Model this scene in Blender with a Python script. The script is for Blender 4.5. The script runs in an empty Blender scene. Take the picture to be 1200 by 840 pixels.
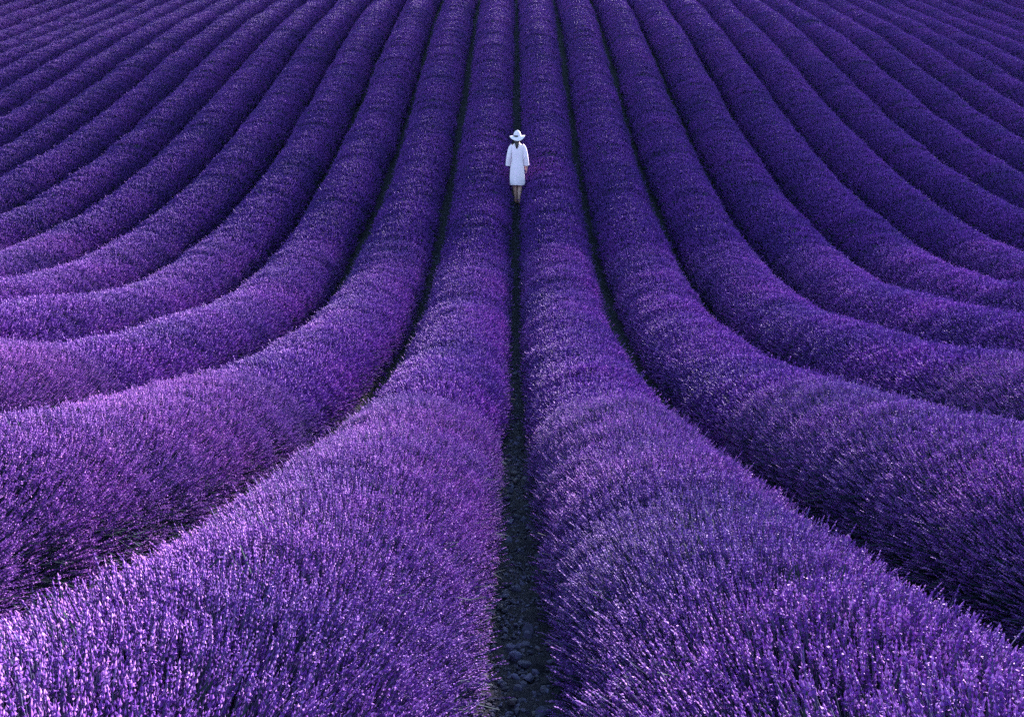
import bpy, math, random
import numpy as np
from mathutils import Matrix, Vector

# ------------------------------------------------------------------ camera, sky, sun, exposure
scene = bpy.context.scene
PITCH = math.radians(20.0)
YAW = math.radians(0.337)
cam_data = bpy.data.cameras.new('camera')
cam_data.sensor_width = 36.0
cam_data.lens = 25.5
cam_data.clip_start = 0.05
cam_data.clip_end = 2000.0
cam = bpy.data.objects.new('camera', cam_data)
scene.collection.objects.link(cam)
cam.location = (0, 0, 0)
cam.rotation_euler = (math.radians(90) - PITCH, 0, YAW)
scene.camera = cam

SUN_EL = math.radians(18.0)
SUN_AZ = math.radians(32.0)          # measured from +Y (straight ahead up the hill) towards +X
world = bpy.data.worlds.new('World')
scene.world = world
world.use_nodes = True
wn = world.node_tree
for n in list(wn.nodes):
    wn.nodes.remove(n)
w_out = wn.nodes.new('ShaderNodeOutputWorld')
w_bg = wn.nodes.new('ShaderNodeBackground')
w_sky = wn.nodes.new('ShaderNodeTexSky')
w_sky.sky_type = 'NISHITA'
w_sky.sun_disc = False
w_sky.sun_elevation = SUN_EL
w_sky.sun_rotation = SUN_AZ
w_sky.ozone_density = 2.0
w_sky.dust_density = 0.4
w_bg.inputs['Strength'].default_value = 0.05
wn.links.new(w_sky.outputs[0], w_bg.inputs['Color'])
wn.links.new(w_bg.outputs[0], w_out.inputs[0])

sun_data = bpy.data.lights.new('sun', 'SUN')
sun_data.energy = 2.5
sun_data.angle = math.radians(12)
sun_data.color = (0.96, 0.83, 0.98)
sun = bpy.data.objects.new('sun', sun_data)
scene.collection.objects.link(sun)
sd = Vector((math.sin(SUN_AZ) * math.cos(SUN_EL), math.cos(SUN_AZ) * math.cos(SUN_EL), math.sin(SUN_EL)))
sun.rotation_euler = sd.to_track_quat('Z', 'Y').to_euler()

vs = scene.view_settings
vs.view_transform = 'Standard'
vs.look = 'None'
vs.gamma = 1.0
vs.exposure = 3.87
vs.use_curve_mapping = False
scene.cycles.use_denoising = False
scene.render.filter_size = 1.1
scene.cycles.max_bounces = 4
scene.cycles.diffuse_bounces = 2
scene.cycles.transmission_bounces = 2

rng = np.random.default_rng(7)
random.seed(7)
COL = scene.collection

# ------------------------------------------------------------------ terrain
SP = 1.5                                    # row spacing in metres
YN = np.array([0., 2, 4, 6, 8, 10, 13, 17, 22, 28, 35, 45, 60])
ZN = np.array([-1.240, -1.985, -2.598, -3.073, -3.344, -3.472, -3.165, -2.144, -0.386, 1.923, 4.12, 7.3, 12.3])


def _spline_setup(yn, zn):
    n = len(yn); h = np.diff(yn); A = np.eye(n); b = np.zeros(n)
    for i in range(1, n - 1):
        A[i, i - 1] = h[i - 1]; A[i, i] = 2 * (h[i - 1] + h[i]); A[i, i + 1] = h[i]
        b[i] = 6 * ((zn[i + 1] - zn[i]) / h[i] - (zn[i] - zn[i - 1]) / h[i - 1])
    return np.linalg.solve(A, b), h


SM, SH = _spline_setup(YN, ZN)


def profile(y):
    y = np.asarray(y, float)
    yc = np.clip(y, YN[0], YN[-1])
    i = np.clip(np.searchsorted(YN, yc) - 1, 0, len(YN) - 2)
    t = yc - YN[i]; hh = SH[i]
    z = ZN[i] + t * ((ZN[i + 1] - ZN[i]) / hh - hh * (2 * SM[i] + SM[i + 1]) / 6) + t * t * SM[i] / 2 + t ** 3 * (SM[i + 1] - SM[i]) / (6 * hh)
    back = np.minimum(y - YN[0], 0.0)       # behind the camera the slope eases out
    z = z + 4.0 * (1 - np.exp(back / 11.0))
    fwd = np.maximum(y - YN[-1], 0.0)       # beyond the last rows the hill rounds off
    return z + 8.0 * (1 - np.exp(-fwd / 25.0))


def ground_z(x, y):
    x = np.asarray(x, float); y = np.asarray(y, float)
    lim = 3.0 + 0.85 * np.clip(y, 0, 40)
    ax = np.minimum(np.minimum(np.abs(x), lim * .9), 21.0)
    xs = np.sign(x) * ax
    yc = np.clip(y, 0, 60)
    bowl = (0.1316 * np.exp(-yc / 8) - 0.0204) * ax ** 2 / (1 + ax / 6)
    tilt = xs * (-0.0214 * np.exp(-yc / 10) + 0.0026)
    return profile(y) + bowl + tilt


def ground_normal(x, y, e=0.15):
    dx = (ground_z(x + e, y) - ground_z(x - e, y)) / (2 * e)
    dy = (ground_z(x, y + e) - ground_z(x, y - e)) / (2 * e)
    return Vector((-float(dx), -float(dy), 1.0)).normalized()


# ------------------------------------------------------------------ helpers
def link(o, parent=None):
    COL.objects.link(o)
    if parent is not None:
        o.parent = parent
    return o


def tag(o, label=None, cat=None, group=None, kind=None):
    if label: o['label'] = label
    if cat: o['category'] = cat
    if group: o['group'] = group
    if kind: o['kind'] = kind
    return o


def empty(name, loc=(0, 0, 0), parent=None):
    o = bpy.data.objects.new(name, None)
    o.empty_display_size = 0.2
    o.location = loc
    return link(o, parent)


def tri_mesh(name, verts, tris, mats, matidx=None, attr=None, smooth=False):
    verts = np.asarray(verts, np.float32); tris = np.asarray(tris, np.int32)
    k = tris.shape[1]
    me = bpy.data.meshes.new(name)
    me.vertices.add(len(verts)); me.vertices.foreach_set('co', verts.ravel())
    me.loops.add(tris.size); me.loops.foreach_set('vertex_index', tris.ravel())
    me.polygons.add(len(tris))
    me.polygons.foreach_set('loop_start', np.arange(0, tris.size, k, dtype=np.int32))
    for m in mats: me.materials.append(m)
    if matidx is not None:
        me.polygons.foreach_set('material_index', np.asarray(matidx, np.int32))
    me.update(calc_edges=True)
    me.polygons.foreach_set('use_smooth', np.full(len(tris), smooth, dtype=bool))
    if attr is not None:
        a = me.attributes.new('tint', 'FLOAT', 'POINT')
        a.data.foreach_set('value', np.asarray(attr, np.float32))
    me.validate()
    return me


def new_mat(name):
    m = bpy.data.materials.new(name); m.use_nodes = True
    nt = m.node_tree
    b = nt.nodes['Principled BSDF']
    return m, nt, b


def ramp(nt, stops, interp='LINEAR'):
    r = nt.nodes.new('ShaderNodeValToRGB'); cr = r.color_ramp; cr.interpolation = interp
    while len(cr.elements) < len(stops): cr.elements.new(0.5)
    for e, (p, c) in zip(cr.elements, stops):
        e.position = p; e.color = (*c, 1)
    return r


# ------------------------------------------------------------------ materials
def mat_flower():
    m, nt, b = new_mat('lavender_flower')
    at = nt.nodes.new('ShaderNodeAttribute'); at.attribute_name = 'tint'
    r = ramp(nt, [(0.0, (0.022, 0.005, 0.075)), (0.4, (0.094, 0.019, 0.215)), (0.75, (0.205, 0.052, 0.35)), (1.0, (0.48, 0.23, 0.56))])
    nt.links.new(at.outputs['Fac'], r.inputs[0])
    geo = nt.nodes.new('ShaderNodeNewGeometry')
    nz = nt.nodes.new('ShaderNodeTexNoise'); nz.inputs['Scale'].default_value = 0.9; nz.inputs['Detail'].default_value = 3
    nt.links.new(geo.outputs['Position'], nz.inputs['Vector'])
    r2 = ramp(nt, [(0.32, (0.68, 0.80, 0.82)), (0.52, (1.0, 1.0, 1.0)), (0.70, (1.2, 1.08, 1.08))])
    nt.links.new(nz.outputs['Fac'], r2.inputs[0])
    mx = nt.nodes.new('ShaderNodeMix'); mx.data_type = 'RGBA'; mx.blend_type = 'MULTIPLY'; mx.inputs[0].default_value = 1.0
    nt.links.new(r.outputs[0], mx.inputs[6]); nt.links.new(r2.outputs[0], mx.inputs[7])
    b.inputs['Roughness'].default_value = 0.65
    b.inputs['Specular IOR Level'].default_value = 0.25
    b.inputs['Sheen Weight'].default_value = 0.15
    b.inputs['Sheen Tint'].default_value = (0.75, 0.6, 1, 1)
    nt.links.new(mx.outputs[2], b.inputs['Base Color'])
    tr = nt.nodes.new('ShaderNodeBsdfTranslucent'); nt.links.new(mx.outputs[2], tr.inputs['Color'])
    ms = nt.nodes.new('ShaderNodeMixShader'); ms.inputs[0].default_value = 0.28
    nt.links.new(b.outputs[0], ms.inputs[1]); nt.links.new(tr.outputs[0], ms.inputs[2])
    nt.links.new(ms.outputs[0], nt.nodes['Material Output'].inputs[0])
    return m


def mat_stem():
    m, nt, b = new_mat('lavender_stem')
    at = nt.nodes.new('ShaderNodeAttribute'); at.attribute_name = 'tint'
    r = ramp(nt, [(0.0, (0.025, 0.034, 0.048)), (0.6, (0.060, 0.058, 0.11)), (1.0, (0.13, 0.115, 0.21))])
    nt.links.new(at.outputs['Fac'], r.inputs[0])
    nt.links.new(r.outputs[0], b.inputs['Base Color'])
    b.inputs['Roughness'].default_value = 0.75
    b.inputs['Specular IOR Level'].default_value = 0.08
    return m


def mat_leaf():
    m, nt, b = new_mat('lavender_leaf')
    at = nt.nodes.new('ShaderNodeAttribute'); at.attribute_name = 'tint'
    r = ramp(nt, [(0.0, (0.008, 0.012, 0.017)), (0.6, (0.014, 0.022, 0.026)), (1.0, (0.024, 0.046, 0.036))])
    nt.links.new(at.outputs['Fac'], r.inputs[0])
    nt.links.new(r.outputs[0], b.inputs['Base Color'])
    b.inputs['Roughness'].default_value = 0.75
    b.inputs['Specular IOR Level'].default_value = 0.08
    return m


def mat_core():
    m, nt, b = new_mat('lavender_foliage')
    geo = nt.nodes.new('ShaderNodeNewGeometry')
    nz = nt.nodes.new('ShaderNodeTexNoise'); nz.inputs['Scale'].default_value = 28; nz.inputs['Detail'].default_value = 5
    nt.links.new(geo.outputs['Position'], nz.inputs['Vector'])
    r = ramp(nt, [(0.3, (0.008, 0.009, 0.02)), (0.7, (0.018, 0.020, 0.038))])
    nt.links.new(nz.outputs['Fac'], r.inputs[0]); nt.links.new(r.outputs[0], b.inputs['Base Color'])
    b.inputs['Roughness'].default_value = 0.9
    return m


def mat_soil():
    m, nt, b = new_mat('dark_soil')
    geo = nt.nodes.new('ShaderNodeNewGeometry')
    n1 = nt.nodes.new('ShaderNodeTexNoise'); n1.inputs['Scale'].default_value = 3.0; n1.inputs['Detail'].default_value = 8
    n2 = nt.nodes.new('ShaderNodeTexNoise'); n2.inputs['Scale'].default_value = 45.0; n2.inputs['Detail'].default_value = 6
    for n in (n1, n2): nt.links.new(geo.outputs['Position'], n.inputs['Vector'])
    r1 = ramp(nt, [(0.3, (0.0045, 0.0036, 0.0085)), (0.7, (0.0095, 0.0078, 0.016))])
    r2 = ramp(nt, [(0.3, (0.55, 0.55, 0.55)), (0.7, (1.25, 1.22, 1.22))])
    nt.links.new(n1.outputs['Fac'], r1.inputs[0]); nt.links.new(n2.outputs['Fac'], r2.inputs[0])
    mx = nt.nodes.new('ShaderNodeMix'); mx.data_type = 'RGBA'; mx.blend_type = 'MULTIPLY'; mx.inputs[0].default_value = 1.0
    nt.links.new(r1.outputs[0], mx.inputs[6]); nt.links.new(r2.outputs[0], mx.inputs[7])
    nt.links.new(mx.outputs[2], b.inputs['Base Color'])
    bp = nt.nodes.new('ShaderNodeBump'); bp.inputs['Strength'].default_value = 0.8; bp.inputs['Distance'].default_value = 0.02
    nt.links.new(n2.outputs['Fac'], bp.inputs['Height']); nt.links.new(bp.outputs[0], b.inputs['Normal'])
    b.inputs['Roughness'].default_value = 0.95
    return m


def mat_stone():
    m, nt, b = new_mat('field_stone')
    oi = nt.nodes.new('ShaderNodeAttribute'); oi.attribute_name = 'tint'
    geo = nt.nodes.new('ShaderNodeNewGeometry')
    r = ramp(nt, [(0.0, (0.02, 0.018, 0.032)), (0.4, (0.046, 0.043, 0.075)), (0.75, (0.092, 0.087, 0.165)), (1.0, (0.095, 0.082, 0.088))])
    nz = nt.nodes.new('ShaderNodeTexNoise'); nz.inputs['Scale'].default_value = 60; nz.inputs['Detail'].default_value = 6
    nt.links.new(geo.outputs['Position'], nz.inputs['Vector'])
    r2 = ramp(nt, [(0.3, (0.6, 0.6, 0.6)), (0.7, (1.2, 1.2, 1.2))])
    nt.links.new(oi.outputs['Fac'], r.inputs[0]); nt.links.new(nz.outputs['Fac'], r2.inputs[0])
    mx = nt.nodes.new('ShaderNodeMix'); mx.data_type = 'RGBA'; mx.blend_type = 'MULTIPLY'; mx.inputs[0].default_value = 1.0
    nt.links.new(r.outputs[0], mx.inputs[6]); nt.links.new(r2.outputs[0], mx.inputs[7])
    nt.links.new(mx.outputs[2], b.inputs['Base Color'])
    bp = nt.nodes.new('ShaderNodeBump'); bp.inputs['Strength'].default_value = 0.5; bp.inputs['Distance'].default_value = 0.006
    nt.links.new(nz.outputs['Fac'], bp.inputs['Height']); nt.links.new(bp.outputs[0], b.inputs['Normal'])
    b.inputs['Roughness'].default_value = 0.8
    return m


def mat_plain(name, col, rough=0.6, nscale=None, amount=0.15, spec=0.3):
    m, nt, b = new_mat(name)
    b.inputs['Roughness'].default_value = rough
    b.inputs['Specular IOR Level'].default_value = spec
    tc = nt.nodes.new('ShaderNodeTexCoord')
    nz = nt.nodes.new('ShaderNodeTexNoise'); nz.inputs['Scale'].default_value = nscale or 20; nz.inputs['Detail'].default_value = 4
    nt.links.new(tc.outputs['Object'], nz.inputs['Vector'])
    lo = tuple(c * (1 - amount) for c in col); hi = tuple(min(1, c * (1 + amount)) for c in col)
    r = ramp(nt, [(0.3, lo), (0.7, hi)])
    nt.links.new(nz.outputs['Fac'], r.inputs[0]); nt.links.new(r.outputs[0], b.inputs['Base Color'])
    return m


M_FLOWER, M_STEM, M_LEAF, M_CORE, M_SOIL, M_STONE = mat_flower(), mat_stem(), mat_leaf(), mat_core(), mat_soil(), mat_stone()
M_DRESS = mat_plain('white_linen', (0.66, 0.56, 0.58), 0.8, 60, 0.03, 0.1)
M_HAT = mat_plain('white_straw', (0.64, 0.55, 0.57), 0.8, 90, 0.05, 0.1)
M_SKIN = mat_plain('skin', (0.40, 0.22, 0.17), 0.5, 14, 0.08)
M_HAIR = mat_plain('dark_hair', (0.02, 0.014, 0.014), 0.45, 50, 0.3)
M_SHOE = mat_plain('dark_shoe', (0.03, 0.028, 0.03), 0.5, 30, 0.2)
M_EYE = mat_plain('eye', (0.75, 0.74, 0.74), 0.3, 5, 0.02)
M_LIP = mat_plain('lip', (0.42, 0.14, 0.14), 0.5, 5, 0.05)

# ------------------------------------------------------------------ ground sheet
def build_ground():
    xs = np.concatenate([np.linspace(-300, -40, 14), np.arange(-38, -2.9, 0.75), np.arange(-2.6, -0.45, 0.3),
                         np.arange(-0.42, 0.425, 0.02), np.arange(0.6, 2.9, 0.3), np.arange(3, 38.1, 0.75), np.linspace(40, 300, 14)])
    ys = np.concatenate([np.linspace(-200, -20, 10), np.arange(-18, 1.0, 0.5), np.arange(1.0, 7.0, 0.022), np.arange(7.0, 20, 0.1),
                         np.arange(20, 62, 0.6), np.linspace(64, 400, 20)])
    X, Y = np.meshgrid(xs, ys)
    Z = ground_z(X, Y)
    ph = rng.uniform(0, 6.28, 40); fr = rng.uniform(8, 130, 40); an = rng.uniform(0, 6.28, 40)
    d = np.zeros_like(Z)
    for p, f, a in zip(ph, fr, an):
        d += np.sin((X * math.cos(a) + Y * math.sin(a)) * f + p) * (0.055 / f ** 0.75)
    d += rng.normal(0, 0.0025, Z.shape)
    near = (np.abs(X) < 0.5)
    Z = Z + np.where(near, d * 0.55, 0)
    V = np.stack([X, Y, Z], -1).reshape(-1, 3)
    ny, nx = X.shape
    i = np.arange(ny - 1)[:, None] * nx + np.arange(nx - 1)[None]
    F = np.stack([i, i + 1, i + nx + 1, i + nx], -1).reshape(-1, 4)
    me = tri_mesh('ground', V, F, [M_SOIL], smooth=True)
    o = link(bpy.data.objects.new('ground', me))
    tag(o, 'dark bluish soil of the lavender field, rising up the far slope', 'ground', kind='structure')


build_ground()


# ------------------------------------------------------------------ lavender bushes
ROW_W, ROW_H = 0.63, 0.69


def frame(d):
    d = d / np.linalg.norm(d, axis=1, keepdims=True)
    up = np.where(np.abs(d[:, 2:3]) > 0.9, np.array([[1., 0, 0]]), np.array([[0., 0, 1]]))
    a = np.cross(d, up); a /= np.linalg.norm(a, axis=1, keepdims=True)
    return d, a, np.cross(d, a)


class Acc:
    def __init__(s): s.v, s.f, s.m, s.t, s.n = [], [], [], [], 0

    def add(s, V, F, mat, tint):
        # V: (N, k, 3), F: (m, 3) local, tint: (N,) or (N,k)
        N, k, _ = V.shape
        s.v.append(V.reshape(-1, 3))
        s.f.append((F[None] + (np.arange(N) * k)[:, None, None] + s.n).reshape(-1, 3))
        s.m.append(np.full(N * len(F), mat))
        t = tint if tint.ndim == 2 else np.repeat(tint[:, None], k, 1)
        s.t.append(t.reshape(-1)); s.n += N * k

    def mesh(s, name, mats=None):
        return tri_mesh(name, np.concatenate(s.v), np.concatenate(s.f), mats or [M_FLOWER, M_STEM, M_LEAF], np.concatenate(s.m), np.concatenate(s.t))


BIP = np.array([[0, 1, 2], [0, 2, 3], [0, 3, 4], [0, 4, 1], [5, 2, 1], [5, 3, 2], [5, 4, 3], [5, 1, 4]])


def bipyr(acc, c, d, a, b, half, rad, tint, mid=0.0, rot=None):
    N = len(c); rot = rng.uniform(0, 1.57, N) if rot is None else rot
    V = np.zeros((N, 6, 3))
    V[:, 0] = c + d * half[:, None]; V[:, 5] = c - d * half[:, None]
    for j in range(4):
        an = rot + j * math.pi / 2
        V[:, 1 + j] = c + d * (mid * half)[:, None] + (a * np.cos(an)[:, None] + b * np.sin(an)[:, None]) * rad[:, None]
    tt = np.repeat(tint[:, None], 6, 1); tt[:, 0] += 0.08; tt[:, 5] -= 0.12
    acc.add(V, BIP, 0, np.clip(tt, 0, 1))


def stems(acc, p0, p1, a, b, r, tint, mat=1, sides=3):
    N = len(p0)
    if sides == 3:
        V = np.zeros((N, 6, 3))
        for j in range(3):
            o = (a * math.cos(j * 2.094) + b * math.sin(j * 2.094)) * r[:, None]
            V[:, j] = p0 + o; V[:, 3 + j] = p1 + o * 0.7
        F = np.array([[0, 1, 4], [0, 4, 3], [1, 2, 5], [1, 5, 4], [2, 0, 3], [2, 3, 5]])
    else:                                       # a flat blade
        an = rng.uniform(0, 3.14, N)[:, None]; o = (a * np.cos(an) + b * np.sin(an)) * r[:, None]
        V = np.stack([p0 - o, p0 + o, p1 + o * .6, p1 - o * .6], 1)
        F = np.array([[0, 1, 2], [0, 2, 3]])
    acc.add(V, F, mat, tint)


def spike_set(acc, tip, root, lod, hl, hr, tint):
    d, a, b = frame(tip - root)
    N = len(tip)
    L = np.linalg.norm(tip - root, axis=1)
    if lod == 0:
        base = tip - d * hl[:, None]
        stems(acc, tip - d * np.minimum(L, 0.30)[:, None], tip - d * 0.01, a, b, np.full(N, 0.0017), rng.uniform(0.1, 1, N))
        for f, rr in ((0.08, 0.60), (0.29, 0.92), (0.52, 1.05), (0.77, .95)):
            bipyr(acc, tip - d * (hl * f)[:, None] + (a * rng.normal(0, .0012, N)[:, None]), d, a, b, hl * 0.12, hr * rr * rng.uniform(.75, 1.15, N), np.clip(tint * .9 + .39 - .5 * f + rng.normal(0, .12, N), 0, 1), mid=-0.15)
        for q in range(3):                          # pale open florets standing off the calyces
            an = rng.uniform(0, 6.28, N)[:, None]; c = tip - d * (hl * rng.uniform(.05, .9, N))[:, None] + (a * np.cos(an) + b * np.sin(an)) * (hr * rng.uniform(.8, 1.2, N))[:, None]
            V = c[:, None, :] + rng.normal(0, .0019, (N, 4, 3))
            acc.add(V, np.array([[0, 1, 2], [0, 2, 3], [0, 3, 1], [1, 3, 2]]), 0, np.clip(rng.normal(.93, .12, N) * (.6 + .4 * tint), 0, 1))
        low = rng.random(N) < 0.45                 # a separate lower whorl
        bipyr(acc, (base - d * 0.022)[low], d[low], a[low], b[low], np.full(low.sum(), .006), hr[low] * .8, np.clip(tint[low] - .1, 0, 1))
    elif lod == 1:
        stems(acc, tip - d * np.minimum(L, 0.24)[:, None], tip - d * hl[:, None], a, b, np.full(N, 0.0022), rng.uniform(0.1, 1, N), sides=2)
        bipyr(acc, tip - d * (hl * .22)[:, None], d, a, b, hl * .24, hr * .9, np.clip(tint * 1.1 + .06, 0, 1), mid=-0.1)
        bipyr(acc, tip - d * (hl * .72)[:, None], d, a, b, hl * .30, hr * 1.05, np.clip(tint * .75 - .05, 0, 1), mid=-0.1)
    else:
        stems(acc, tip - d * np.minimum(L, 0.20)[:, None], tip - d * hl[:, None], a, b, np.full(N, 0.0035), rng.uniform(0.1, 1, N), sides=2)
        bipyr(acc, tip - d * (hl * .5)[:, None], d, a, b, hl * .5, hr * 1.1, tint * .74, mid=0.15)


ROW_Z = 0.16                                # height at which a row is widest; below it the plant tucks in


def dome(th):
    s_ = np.sin(th)
    return np.cos(th) * ROW_W, ROW_Z + np.where(s_ > 0, (ROW_H - ROW_Z) * np.abs(s_) ** 1.0, ROW_Z * s_)


def make_bush(name, lod, n, half_len, bare=0.0):
    acc = Acc()
    th = rng.uniform(-0.75, math.pi + 0.75, n)
    y = rng.uniform(-.21, .21, n) + rng.normal(0, .075, n)
    end = np.minimum(np.abs(y) / half_len, 1.2)
    bump = 1 - 0.025 * end ** 2 + 0.035 * np.sin(y * 13 + rng.uniform(0, 6)) * np.sin(th * 4 + rng.uniform(0, 6)) + 0.02 * np.sin(y * 31 + th * 9 + rng.uniform(0, 6))
    cx, cz = dome(th)
    rad = bump * (1 - np.abs(rng.normal(0, 0.075, n))) + (rng.random(n) < 0.06) * rng.uniform(0, .12, n)
    tip = np.stack([cx * rad, y, .2 + (cz - .2) * rad + 0.01], 1)
    root = np.stack([cx * 0.52, y * 0.8 + rng.normal(0, .05, n), .0 + cz * 0.30], 1)
    root[:, 0] += rng.normal(0, .055, n); root[:, 2] += rng.normal(0, .04, n)
    tip[:, 1] += rng.normal(0, .02, n)
    tip[:, 2] = np.maximum(tip[:, 2], 0.03)
    tint = np.clip(rng.beta(2.0, 2.2, n), 0, 1)
    keep = rng.random(n) < 0.16 + 0.84 * np.clip((tip[:, 2] - .12) / .30, 0, 1)   # heads thinned low on the flanks, imitating the shade between rows
    if bare > 0:                                # fewer open flowers towards one end of the plant
        keep &= rng.random(n) > bare * np.clip((y / half_len) * 1.5, 0, 1)
    k = {0: (0.052, 0.0032), 1: (0.058, 0.0052), 2: (0.060, 0.0074)}[lod]
    hl = rng.normal(k[0], k[0] * .18, n).clip(k[0] * .5); hr = rng.normal(k[1], k[1] * .15, n).clip(k[1] * .6)
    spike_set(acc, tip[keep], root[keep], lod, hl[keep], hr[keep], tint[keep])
    nl = {0: 2600, 1: 1500, 2: 700}[lod]         # grey-green leaves among the stems
    th = rng.uniform(-.4, math.pi + .4, nl); y = rng.uniform(-1, 1, nl) * half_len
    cx, cz = dome(th); r1 = rng.uniform(.62, .86, nl) + (rng.random(nl) < .12) * .08 + .13 * (np.sin(th) < .45)
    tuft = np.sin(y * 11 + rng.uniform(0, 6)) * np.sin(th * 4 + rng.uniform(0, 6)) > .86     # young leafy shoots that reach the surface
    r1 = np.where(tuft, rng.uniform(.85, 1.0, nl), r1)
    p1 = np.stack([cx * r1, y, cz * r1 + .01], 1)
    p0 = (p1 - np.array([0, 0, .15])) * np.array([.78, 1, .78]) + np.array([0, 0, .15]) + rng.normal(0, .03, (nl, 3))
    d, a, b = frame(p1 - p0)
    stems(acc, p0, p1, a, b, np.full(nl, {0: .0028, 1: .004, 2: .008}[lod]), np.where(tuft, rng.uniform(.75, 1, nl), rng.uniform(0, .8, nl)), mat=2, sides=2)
    return acc.mesh(name)


STEP = 0.42
HALF = 0.36
BUSH = {
    0: [make_bush('lavender_bush_close', 0, 7600, HALF, bare=(0, 0, .35, .1)[i]) for i in range(4)],
    1: [make_bush('lavender_bush_middle', 1, 5400, HALF, bare=(0, 0, .4, .2, 0, 0)[i]) for i in range(6)],
    2: [make_bush('lavender_bush_far', 2, 3300, HALF, bare=(0, 0, .35, .2, 0, 0)[i]) for i in range(6)],
}

ORD = ['first', 'second', 'third', 'fourth', 'fifth', 'sixth', 'seventh', 'eighth', 'ninth', 'tenth', 'eleventh', 'twelfth',
       'thirteenth', 'fourteenth', 'fifteenth', 'sixteenth', 'seventeenth', 'eighteenth', 'nineteenth', 'twentieth']
N_ROWS = 20
Y_END = 56.0


def smooth_noise(seed):
    r = np.random.default_rng(seed); ph = r.uniform(0, 6.28, 6); fr = np.array([.35, .8, 1.4, 2.3, 3.7, 5.1]); am = np.array([1, .8, .7, .6, .45, .35])
    return lambda y: float((np.sin(y * fr + ph) * am).sum() / 2.2)


def row_start(k):
    return -1.6 if k <= 2 else 1.75 * k - 5.5


def build_row(side, k):
    xc0 = side * (k - .5) * SP
    y0 = row_start(k)
    nx_, nw_, nh_ = smooth_noise(k * 10 + side), smooth_noise(k * 10 + side + 301), smooth_noise(k * 10 + side + 777)
    xc = lambda y: xc0 + 0.022 * nx_(y)
    r = empty('lavender_row', (xc0, y0, float(ground_z(xc0, y0))))
    word = 'left' if side < 0 else 'right'
    lab = f'{ORD[k-1]} purple lavender row out from the stony footpath, on the walking woman\'s {word} side'
    tag(r, lab, 'lavender row', 'parallel lavender rows running up the slope')
    base = Vector(r.location)
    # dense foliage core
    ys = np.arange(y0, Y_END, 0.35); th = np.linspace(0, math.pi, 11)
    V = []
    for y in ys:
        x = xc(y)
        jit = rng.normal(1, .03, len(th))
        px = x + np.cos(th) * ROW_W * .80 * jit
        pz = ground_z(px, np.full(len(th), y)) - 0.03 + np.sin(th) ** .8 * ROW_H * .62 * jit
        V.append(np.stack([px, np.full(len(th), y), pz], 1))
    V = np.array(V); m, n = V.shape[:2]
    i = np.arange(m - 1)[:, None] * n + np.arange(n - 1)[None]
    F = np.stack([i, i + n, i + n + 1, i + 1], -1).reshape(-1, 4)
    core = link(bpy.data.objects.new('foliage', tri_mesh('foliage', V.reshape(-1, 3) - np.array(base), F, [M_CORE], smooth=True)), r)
    y = y0 + STEP * .5
    prev = -1
    while y < Y_END:
        x = xc(y)
        lod = 0 if y < 5.2 else (1 if y < 13 else 2)
        vi = random.randrange(len(BUSH[lod]))
        if vi == prev: vi = (vi + 1) % len(BUSH[lod])
        prev = vi
        o = bpy.data.objects.new('lavender_bush', BUSH[lod][vi])
        nrm = ground_normal(x, y)
        up = (nrm * 0.75 + Vector((0, 0, 1)) * 0.25).normalized()
        ty = Vector((0, 1, 0)); ty = (ty - up * ty.dot(up)).normalized()
        tx = ty.cross(up)
        fl = random.choice((-1, 1))
        sx = (1.0 + 0.06 * min(1, max(0, (y - 1.8) / 2.5)) + 0.04 * nw_(y) + random.gauss(0, .018)) * random.choice((-1, 1)) * fl
        sz = 0.84 + 0.15 * min(1, max(0, (y - 1.6) / 2.6)) + 0.06 * nh_(y) + random.gauss(0, .014)
        M = Matrix((tx * sx, ty * fl * 1.03, up * sz)).transposed().to_4x4()
        M.translation = Vector((x, y, float(ground_z(x, y)) - .01)) - base
        link(o, r)
        o.matrix_local = M
        y += STEP * random.uniform(.93, 1.07)
    # tall single spikes that stand out above the two rows beside the footpath
    if k == 1:
        for _ in range(70):
            yy = random.uniform(1.4, 6.0); th_ = random.gauss(math.pi / 2 + side * -.35, .45)
            x = xc(yy) + math.cos(th_) * ROW_W
            o = bpy.data.objects.new('flower_spike', random.choice(SPIKES))
            zz = float(ground_z(xc(yy), yy)) + ROW_H * (0.84 + 0.15 * min(1, max(0, (yy - 1.6) / 2.6))) * max(math.sin(th_), .2) ** 1.1
            link(o, r)
            o.location = Vector((x - math.cos(th_) * .13, yy, zz - .225)) - base
            o.rotation_euler = (random.gauss(0, .10), math.cos(th_) * .45 + random.gauss(0, .08), random.uniform(0, 6.28) if abs(math.cos(th_)) < .1 else 0)
            o.scale = (1, 1, random.uniform(.9, 1.15))
    return r


def make_spike():
    acc = Acc()
    tip = np.array([[random.gauss(0, .008), random.gauss(0, .008), 0.27]]); root = np.zeros((1, 3))
    spike_set(acc, tip, root, 0, np.array([.058]), np.array([.0062]), np.array([random.uniform(.5, .95)]))
    return acc.mesh('flower_spike')


SPIKES = [make_spike() for _ in range(6)]
for side in (-1, 1):
    for k in range(1, N_ROWS + 1):
        build_row(side, k)


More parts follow.
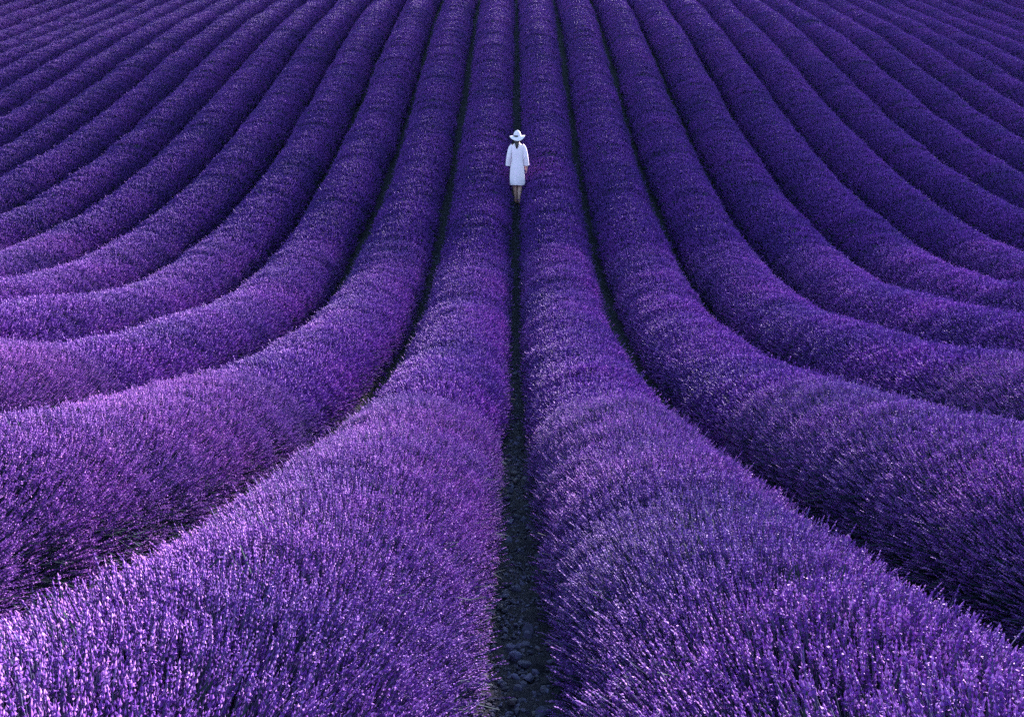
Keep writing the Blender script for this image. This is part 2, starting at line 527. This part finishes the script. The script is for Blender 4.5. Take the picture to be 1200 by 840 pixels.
# ------------------------------------------------------------------ stones on the footpaths
def ico():
    t = (1 + 5 ** .5) / 2
    v = np.array([(-1, t, 0), (1, t, 0), (-1, -t, 0), (1, -t, 0), (0, -1, t), (0, 1, t), (0, -1, -t), (0, 1, -t), (t, 0, -1), (t, 0, 1), (-t, 0, -1), (-t, 0, 1)], float)
    v /= np.linalg.norm(v[0])
    f = np.array([(0, 11, 5), (0, 5, 1), (0, 1, 7), (0, 7, 10), (0, 10, 11), (1, 5, 9), (5, 11, 4), (11, 10, 2), (10, 7, 6), (7, 1, 8), (3, 9, 4), (3, 4, 2), (3, 2, 6), (3, 6, 8), (3, 8, 9), (4, 9, 5), (2, 4, 11), (6, 2, 10), (8, 6, 7), (9, 8, 1)])
    return v, f


def subdivide(v, f):
    v = list(map(tuple, v)); cache = {}; nf = []

    def mid(a, b):
        key = (min(a, b), max(a, b))
        if key not in cache:
            p = np.array(v[a]) + np.array(v[b]); p /= np.linalg.norm(p); v.append(tuple(p)); cache[key] = len(v) - 1
        return cache[key]
    for a, b, c in f:
        x, y, z = mid(a, b), mid(b, c), mid(c, a)
        nf += [(a, x, z), (b, y, x), (c, z, y), (x, y, z)]
    return np.array(v), np.array(nf)


IV, IF = ico()
IV2, IF2 = subdivide(IV, IF)


def stone_shape(v, r):
    out = v.copy()
    for _ in range(7):                          # chip flat facets off a ball
        n = r.normal(size=3); n /= np.linalg.norm(n); c = r.uniform(.45, .8)
        h = out @ n; out = out - np.outer(np.maximum(h - c, 0), n)
    return out * np.array([1, r.uniform(.65, .95), r.uniform(.45, .7)])


STONES = []
for j in range(10):
    sh = stone_shape(IV2, rng)
    STONES.append(tri_mesh('stone', sh, IF2, [M_STONE], attr=np.full(len(sh), [.15, .3, .45, .55, .65, .72, .8, .5, .9, 1.0][j]), smooth=False))
n_st = 0
for j in range(170):
    y = 1.7 + 7.5 * random.random() ** 1.6
    size = random.choice((.012, .014, .016, .018, .02, .022, .026, .032)) * (1 + .04 * y)
    x = random.gauss(-.02, .085)
    x = max(-.2, min(.2, x))
    o = bpy.data.objects.new('stone', STONES[j % 10])
    o.location = (x, y, float(ground_z(x, y)) + size * .28)
    o.rotation_euler = (random.gauss(-.2, .25), random.gauss(0, .25), random.uniform(0, 6.28))
    o.scale = (size,) * 3
    link(o)
    col = ('dark slate', 'dark slate', 'mid blue-grey', 'mid blue-grey', 'pale violet-blue', 'pale violet-blue', 'pale violet-blue', 'mid blue-grey', 'dull brownish', 'dull brownish')[j % 10]
    tag(o, f'loose {col} fieldstone lying on the bare soil of the footpath', 'stone', f'{col} stones on the footpath')

acc = Acc()
gv = [stone_shape(IV, rng) for _ in range(12)]


def gravel(x, y, size):
    N = len(x)
    V = np.array([gv[i] for i in rng.integers(0, 12, N)])
    an = rng.uniform(0, 6.28, N); c, s_ = np.cos(an), np.sin(an)
    X = V[:, :, 0] * c[:, None] - V[:, :, 1] * s_[:, None]; Y = V[:, :, 0] * s_[:, None] + V[:, :, 1] * c[:, None]
    W = np.stack([X, Y, V[:, :, 2]], -1) * size[:, None, None]
    W[:, :, 0] += x[:, None]; W[:, :, 1] += y[:, None]; W[:, :, 2] += (ground_z(x, y) + size * .2)[:, None]
    acc.add(W, IF, 0, rng.beta(1.6, 2.2, N))


n = 7000
gravel(rng.normal(0, .09, n).clip(-.3, .3), 1.2 + 15 * rng.random(n) ** 1.8, rng.lognormal(-4.9, .45, n).clip(.003, .03))
for kk in (-4, -3, -2, -1, 1, 2, 3, 4):
    n = 1300
    gravel(kk * SP + rng.normal(0, .09, n).clip(-.25, .25), max(2, 2 * abs(kk)) + 20 * rng.random(n), rng.lognormal(-4.2, .4, n).clip(.008, .045))
n = 1500
gravel(rng.normal(0, .09, n).clip(-.25, .25), 14 + 18 * rng.random(n), rng.lognormal(-4.0, .4, n).clip(.01, .05))
g = link(bpy.data.objects.new('gravel', acc.mesh('gravel', [M_STONE])))
tag(g, 'small gravel and clods scattered over the paths between rows', 'gravel', kind='stuff')


# ------------------------------------------------------------------ the walking woman
def loft(rings, caps=True):
    """rings: list of (N,3) arrays with equal N -> closed tube"""
    R_ = np.array(rings); m, n = R_.shape[:2]
    V = R_.reshape(-1, 3); F = []
    for i in range(m - 1):
        for j in range(n):
            F.append((i * n + j, i * n + (j + 1) % n, (i + 1) * n + (j + 1) % n, (i + 1) * n + j))
    if caps:
        F.append(tuple(range(n))[::-1]); F.append(tuple((m - 1) * n + j for j in range(n)))
    return V, F


def obj_py(name, V, F, mat, parent, sub=0, smooth=True):
    me = bpy.data.meshes.new(name); me.from_pydata([tuple(v) for v in V], [], [tuple(f) for f in F]); me.update()
    me.materials.append(mat)
    for p in me.polygons: p.use_smooth = smooth
    o = link(bpy.data.objects.new(name, me), parent)
    if sub:
        md = o.modifiers.new('subdivision', 'SUBSURF'); md.levels = sub; md.render_levels = sub
    return o


def build_woman(y):
    zg = float(ground_z(0.02, y))
    root = empty('person', (0.02, y, zg + 0.0)); root.scale = (.95, .95, .95)
    tag(root, 'woman in white knee-length dress and wide-brimmed white hat walking away along the footpath', 'person')
    # body: one continuous skinned surface (x to her right, y ahead, z up)
    J, E = [], []

    def j(p, r, parent=None):
        J.append((p, r)); i = len(J) - 1
        if parent is not None: E.append((parent, i))
        return i
    pel = j((0, 0, .90), (.145, .105)); wa = j((0, .01, 1.06), (.115, .085), pel); ch = j((0, .015, 1.22), (.135, .095), wa)
    sh = j((0, 0, 1.345), (.10, .065), ch); nk = j((0, .005, 1.41), (.048, .048), sh); hd0 = j((0, .03, 1.475), (.062, .07), nk)
    hd1 = j((.004, .035, 1.545), (.076, .092), hd0); hd2 = j((.004, .03, 1.60), (.06, .075), hd1)
    ns = j((.055, .128, 1.525), (.011, .011), hd1)        # nose: the face is turned to her right
    for s in (-1, 1):
        ear = j((s * .068, .03 - s * .025, 1.53), (.012, .018), hd1)
        hip = j((s * .085, 0, .84), (.085, .085), pel)
        if s > 0:   # right leg pushing off, heel lifted
            kn = j((.062, .035, .47), (.055, .058), hip); ca = j((.052, -.035, .31), (.05, .055), kn); an = j((.042, -.11, .13), (.034, .036), ca)
            toe0 = j((.042, -.06, .065), (.034, .028), an); toe = j((.042, .03, .03), (.036, .022), toe0)
        else:       # left leg ahead, planted
            kn = j((-.05, .11, .475), (.055, .058), hip); ca = j((-.038, .10, .31), (.05, .055), kn); an = j((-.028, .10, .09), (.034, .036), ca)
            toe0 = j((-.028, .14, .045), (.034, .03), an); toe = j((-.028, .23, .03), (.036, .022), toe0)
        s0 = j((s * .140, 0, 1.34), (.048, .048), sh)
        if s > 0:
            el = j((.182, -.03, 1.09), (.036, .036), s0); wr = j((.205, .03, .885), (.025, .028), el); pm = j((.211, .048, .83), (.018, .038), wr)
            fd = Vector((-.02, .22, -1)).normalized(); fx = Vector((0, 1, .2)).normalized(); th_d = Vector((-.25, .9, -.5)).normalized()
        else:       # left forearm brought forward in front of her
            el = j((-.185, -.02, 1.09), (.036, .036), s0); wr = j((-.165, .19, 1.02), (.025, .028), el); pm = j((-.145, .245, 1.015), (.036, .018), wr)
            fd = Vector((.35, 1, -.1)).normalized(); fx = Vector((1, -.3, 0)).normalized(); th_d = Vector((.9, .5, .2)).normalized()
        P = Vector(J[pm][0])
        for q, (off, ln) in enumerate(((-.027, .055), (-.009, .068), (.009, .073), (.027, .066))):
            b0 = P + fx * off + fd * .035
            curl = Vector((-.25 * s, 0, 0)) if s > 0 else Vector((0, 0, -.35))
            k0 = j(tuple(b0), (.0088, .0088), pm); k1 = j(tuple(b0 + fd * ln * .5), (.008, .008), k0)
            j(tuple(b0 + fd * ln * .85 + curl * ln * .6), (.0068, .0068), k1)
        t0 = j(tuple(P + fx * .03 - fd * .012), (.011, .011), pm); t1 = j(tuple(P + fx * .03 + th_d * .03), (.0095, .0095), t0); j(tuple(P + fx * .03 + th_d * .03 + fd * .024), (.008, .008), t1)
    me = bpy.data.meshes.new('body')
    me.from_pydata([p for p, r in J], E, []); me.update()
    body = link(bpy.data.objects.new('body', me), root)
    md = body.modifiers.new('skin', 'SKIN'); md.use_smooth_shade = True; md.branch_smoothing = .4
    if not me.skin_vertices: me.skin_vertices.new()
    sv = me.skin_vertices[0].data
    for i, (p, r) in enumerate(J):
        sv[i].radius = r; sv[i].use_root = (i == 0)
    md2 = body.modifiers.new('subdivision', 'SUBSURF'); md2.levels = 2; md2.render_levels = 2
    me.materials.append(M_SKIN)
    # dress
    n = 40; a = np.linspace(0, 2 * np.pi, n, endpoint=False)
    prof = [(1.405, .060, .058, 0), (1.385, .100, .07, 0), (1.350, .150, .088, .0), (1.28, .158, .112, .01), (1.18, .150, .122, .01), (1.06, .142, .116, .005), (.95, .152, .128, 0),
            (.84, .162, .142, .005), (.70, .166, .150, .012), (.58, .170, .155, .02), (.475, .172, .155, .025), (.47, .162, .146, .025), (.60, .155, .138, .02)]
    rings = []
    for i, (z, rx, ry, cy) in enumerate(prof):
        fold = (1.0 - (z - .47)) * .085 if i >= 5 else .03
        w = 1 + fold * (.5 * np.sin(a * 7 + z * 5) + .5 * np.sin(a * 4 - z * 9 + 1)) + .008 * np.sin(a * 11 + z * 23)
        rings.append(np.stack([np.cos(a) * rx * w, np.sin(a) * ry * w + cy, np.full(n, z) + (.006 * np.sin(a * 3 + 1) if z < .6 else 0)], 1))
    V, F = loft(rings, caps=False)
    dress = obj_py('dress', V, F, M_DRESS, root, sub=1)
    # sleeves, three-quarter length
    for s in (-1, 1):
        path = [((s * .105, 0, 1.358), .052), ((s * .150, -.005, 1.315), .058), ((s * .178, -.02, 1.20), .058), ((s * .192, -.03, 1.09), .061)]
        path += [((.204, .0, .985), .064), ((.207, .008, .925), .066)] if s > 0 else [((-.203, .02, 1.0), .064), ((-.206, .035, .925), .067)]
        rings = []; m = 20; aa = np.linspace(0, 2 * np.pi, m, endpoint=False)
        for i, (p, r) in enumerate(path):
            t = Vector(path[min(i + 1, len(path) - 1)][0]) - Vector(path[max(i - 1, 0)][0]); t.normalize()
            u = Vector((0, 1, 0)).cross(t).normalized(); v = t.cross(u)
            w = 1 + .05 * np.sin(aa * 5 + i * 2.1)
            rings.append(np.array([np.array(p) + (np.array(u) * math.cos(q) + np.array(v) * math.sin(q)) * r * ww for q, ww in zip(aa, w)]))
        V, F = loft(rings, caps=False)
        obj_py('sleeve', V, F, M_DRESS, dress, sub=1)
    # collar
    V, F = loft([np.stack([np.cos(a) * rx, np.sin(a) * ry + .003, np.full(n, z)], 1) for z, rx, ry in ((1.385, .085, .072), (1.415, .066, .062), (1.425, .060, .057), (1.39, .062, .058))], caps=False)
    obj_py('collar', V, F, M_DRESS, dress, sub=1)
    # hair: gathered low at the back of the neck
    hair_prof = [(1.61, .05, .05, .01), (1.585, .078, .085, .005), (1.53, .083, .088, -.005), (1.48, .074, .062, -.03), (1.43, .050, .040, -.055), (1.38, .042, .032, -.075), (1.33, .026, .022, -.085), (1.29, .008, .008, -.09)]
    rings = []
    for i, (z, rx, ry, cy) in enumerate(hair_prof):
        w = 1 + .05 * np.sin(a * 9 + i)
        rings.append(np.stack([np.cos(a) * rx * w - .012, np.sin(a) * ry * w + cy - .012, np.full(n, z)], 1))
    V, F = loft(rings)
    obj_py('hair', V, F, M_HAIR, root, sub=1)
    # face details on the far side
    fw = Vector((.45, .9, 0)).normalized(); sw = Vector((.9, -.45, 0))
    for s in (-1, 1):
        c = Vector((.004, .035, 1.548)) + fw * .078 + sw * s * .030
        obj_py('eye', IV2 * np.array([.011, .009, .007]) + np.array(c), IF2, M_EYE, root)
    c = Vector((.004, .035, 1.485)) + fw * .085
    obj_py('mouth', IV2 * np.array([.018, .010, .006]) + np.array(c), IF2, M_LIP, root)
    # shoes
    for (hx, hy, hz, tx, ty, tz) in ((.042, -.115, .10, .042, .06, .02), (-.028, .075, .045, -.028, .265, .025)):
        rings = []
        for t in np.linspace(0, 1, 7):
            c = np.array((hx, hy, hz)) * (1 - t) + np.array((tx, ty, tz)) * t
            r = .046 * math.sin(math.pi * (.12 + .80 * t)) ** .5
            q = np.linspace(0, 2 * np.pi, 14, endpoint=False)
            rings.append(np.stack([c[0] + np.cos(q) * r * .85, np.full(14, c[1]), np.maximum(c[2] + np.sin(q) * r * (.9 - .35 * t), 0.002)], 1))
        V, F = loft(rings)
        obj_py('shoe', V, F, M_SHOE, root, sub=1)
    # hat: rounded crown, wide brim that dips front and back
    n = 48; a = np.linspace(0, 2 * np.pi, n, endpoint=False)
    hp = [(.004, .172), (.022, .169), (.042, .157), (.063, .136), (.078, .104), (.085, .065), (.092, .045), (.135, .037), (.176, .022), (.178, .016), (.136, .027), (.094, .034), (.082, .05)]
    rings = []
    for r, z in hp:
        br = max(0.0, (r - .092) / .084)
        zz = z + br ** 1.3 * ((.042 * np.cos(2 * a) - .014) + .006 * np.sin(3 * a + .7))
        rings.append(np.stack([np.cos(a) * r * 1.0, np.sin(a) * r * 1.06, zz], 1))
    V, F = loft(rings, caps=False); F.append(tuple(range(n)))
    hat = obj_py('hat', V, F, M_HAT, root, sub=1)
    hat.location = (0, .015, 1.525); hat.rotation_euler = (math.radians(8), math.radians(-2), 0)


build_woman(16.36)
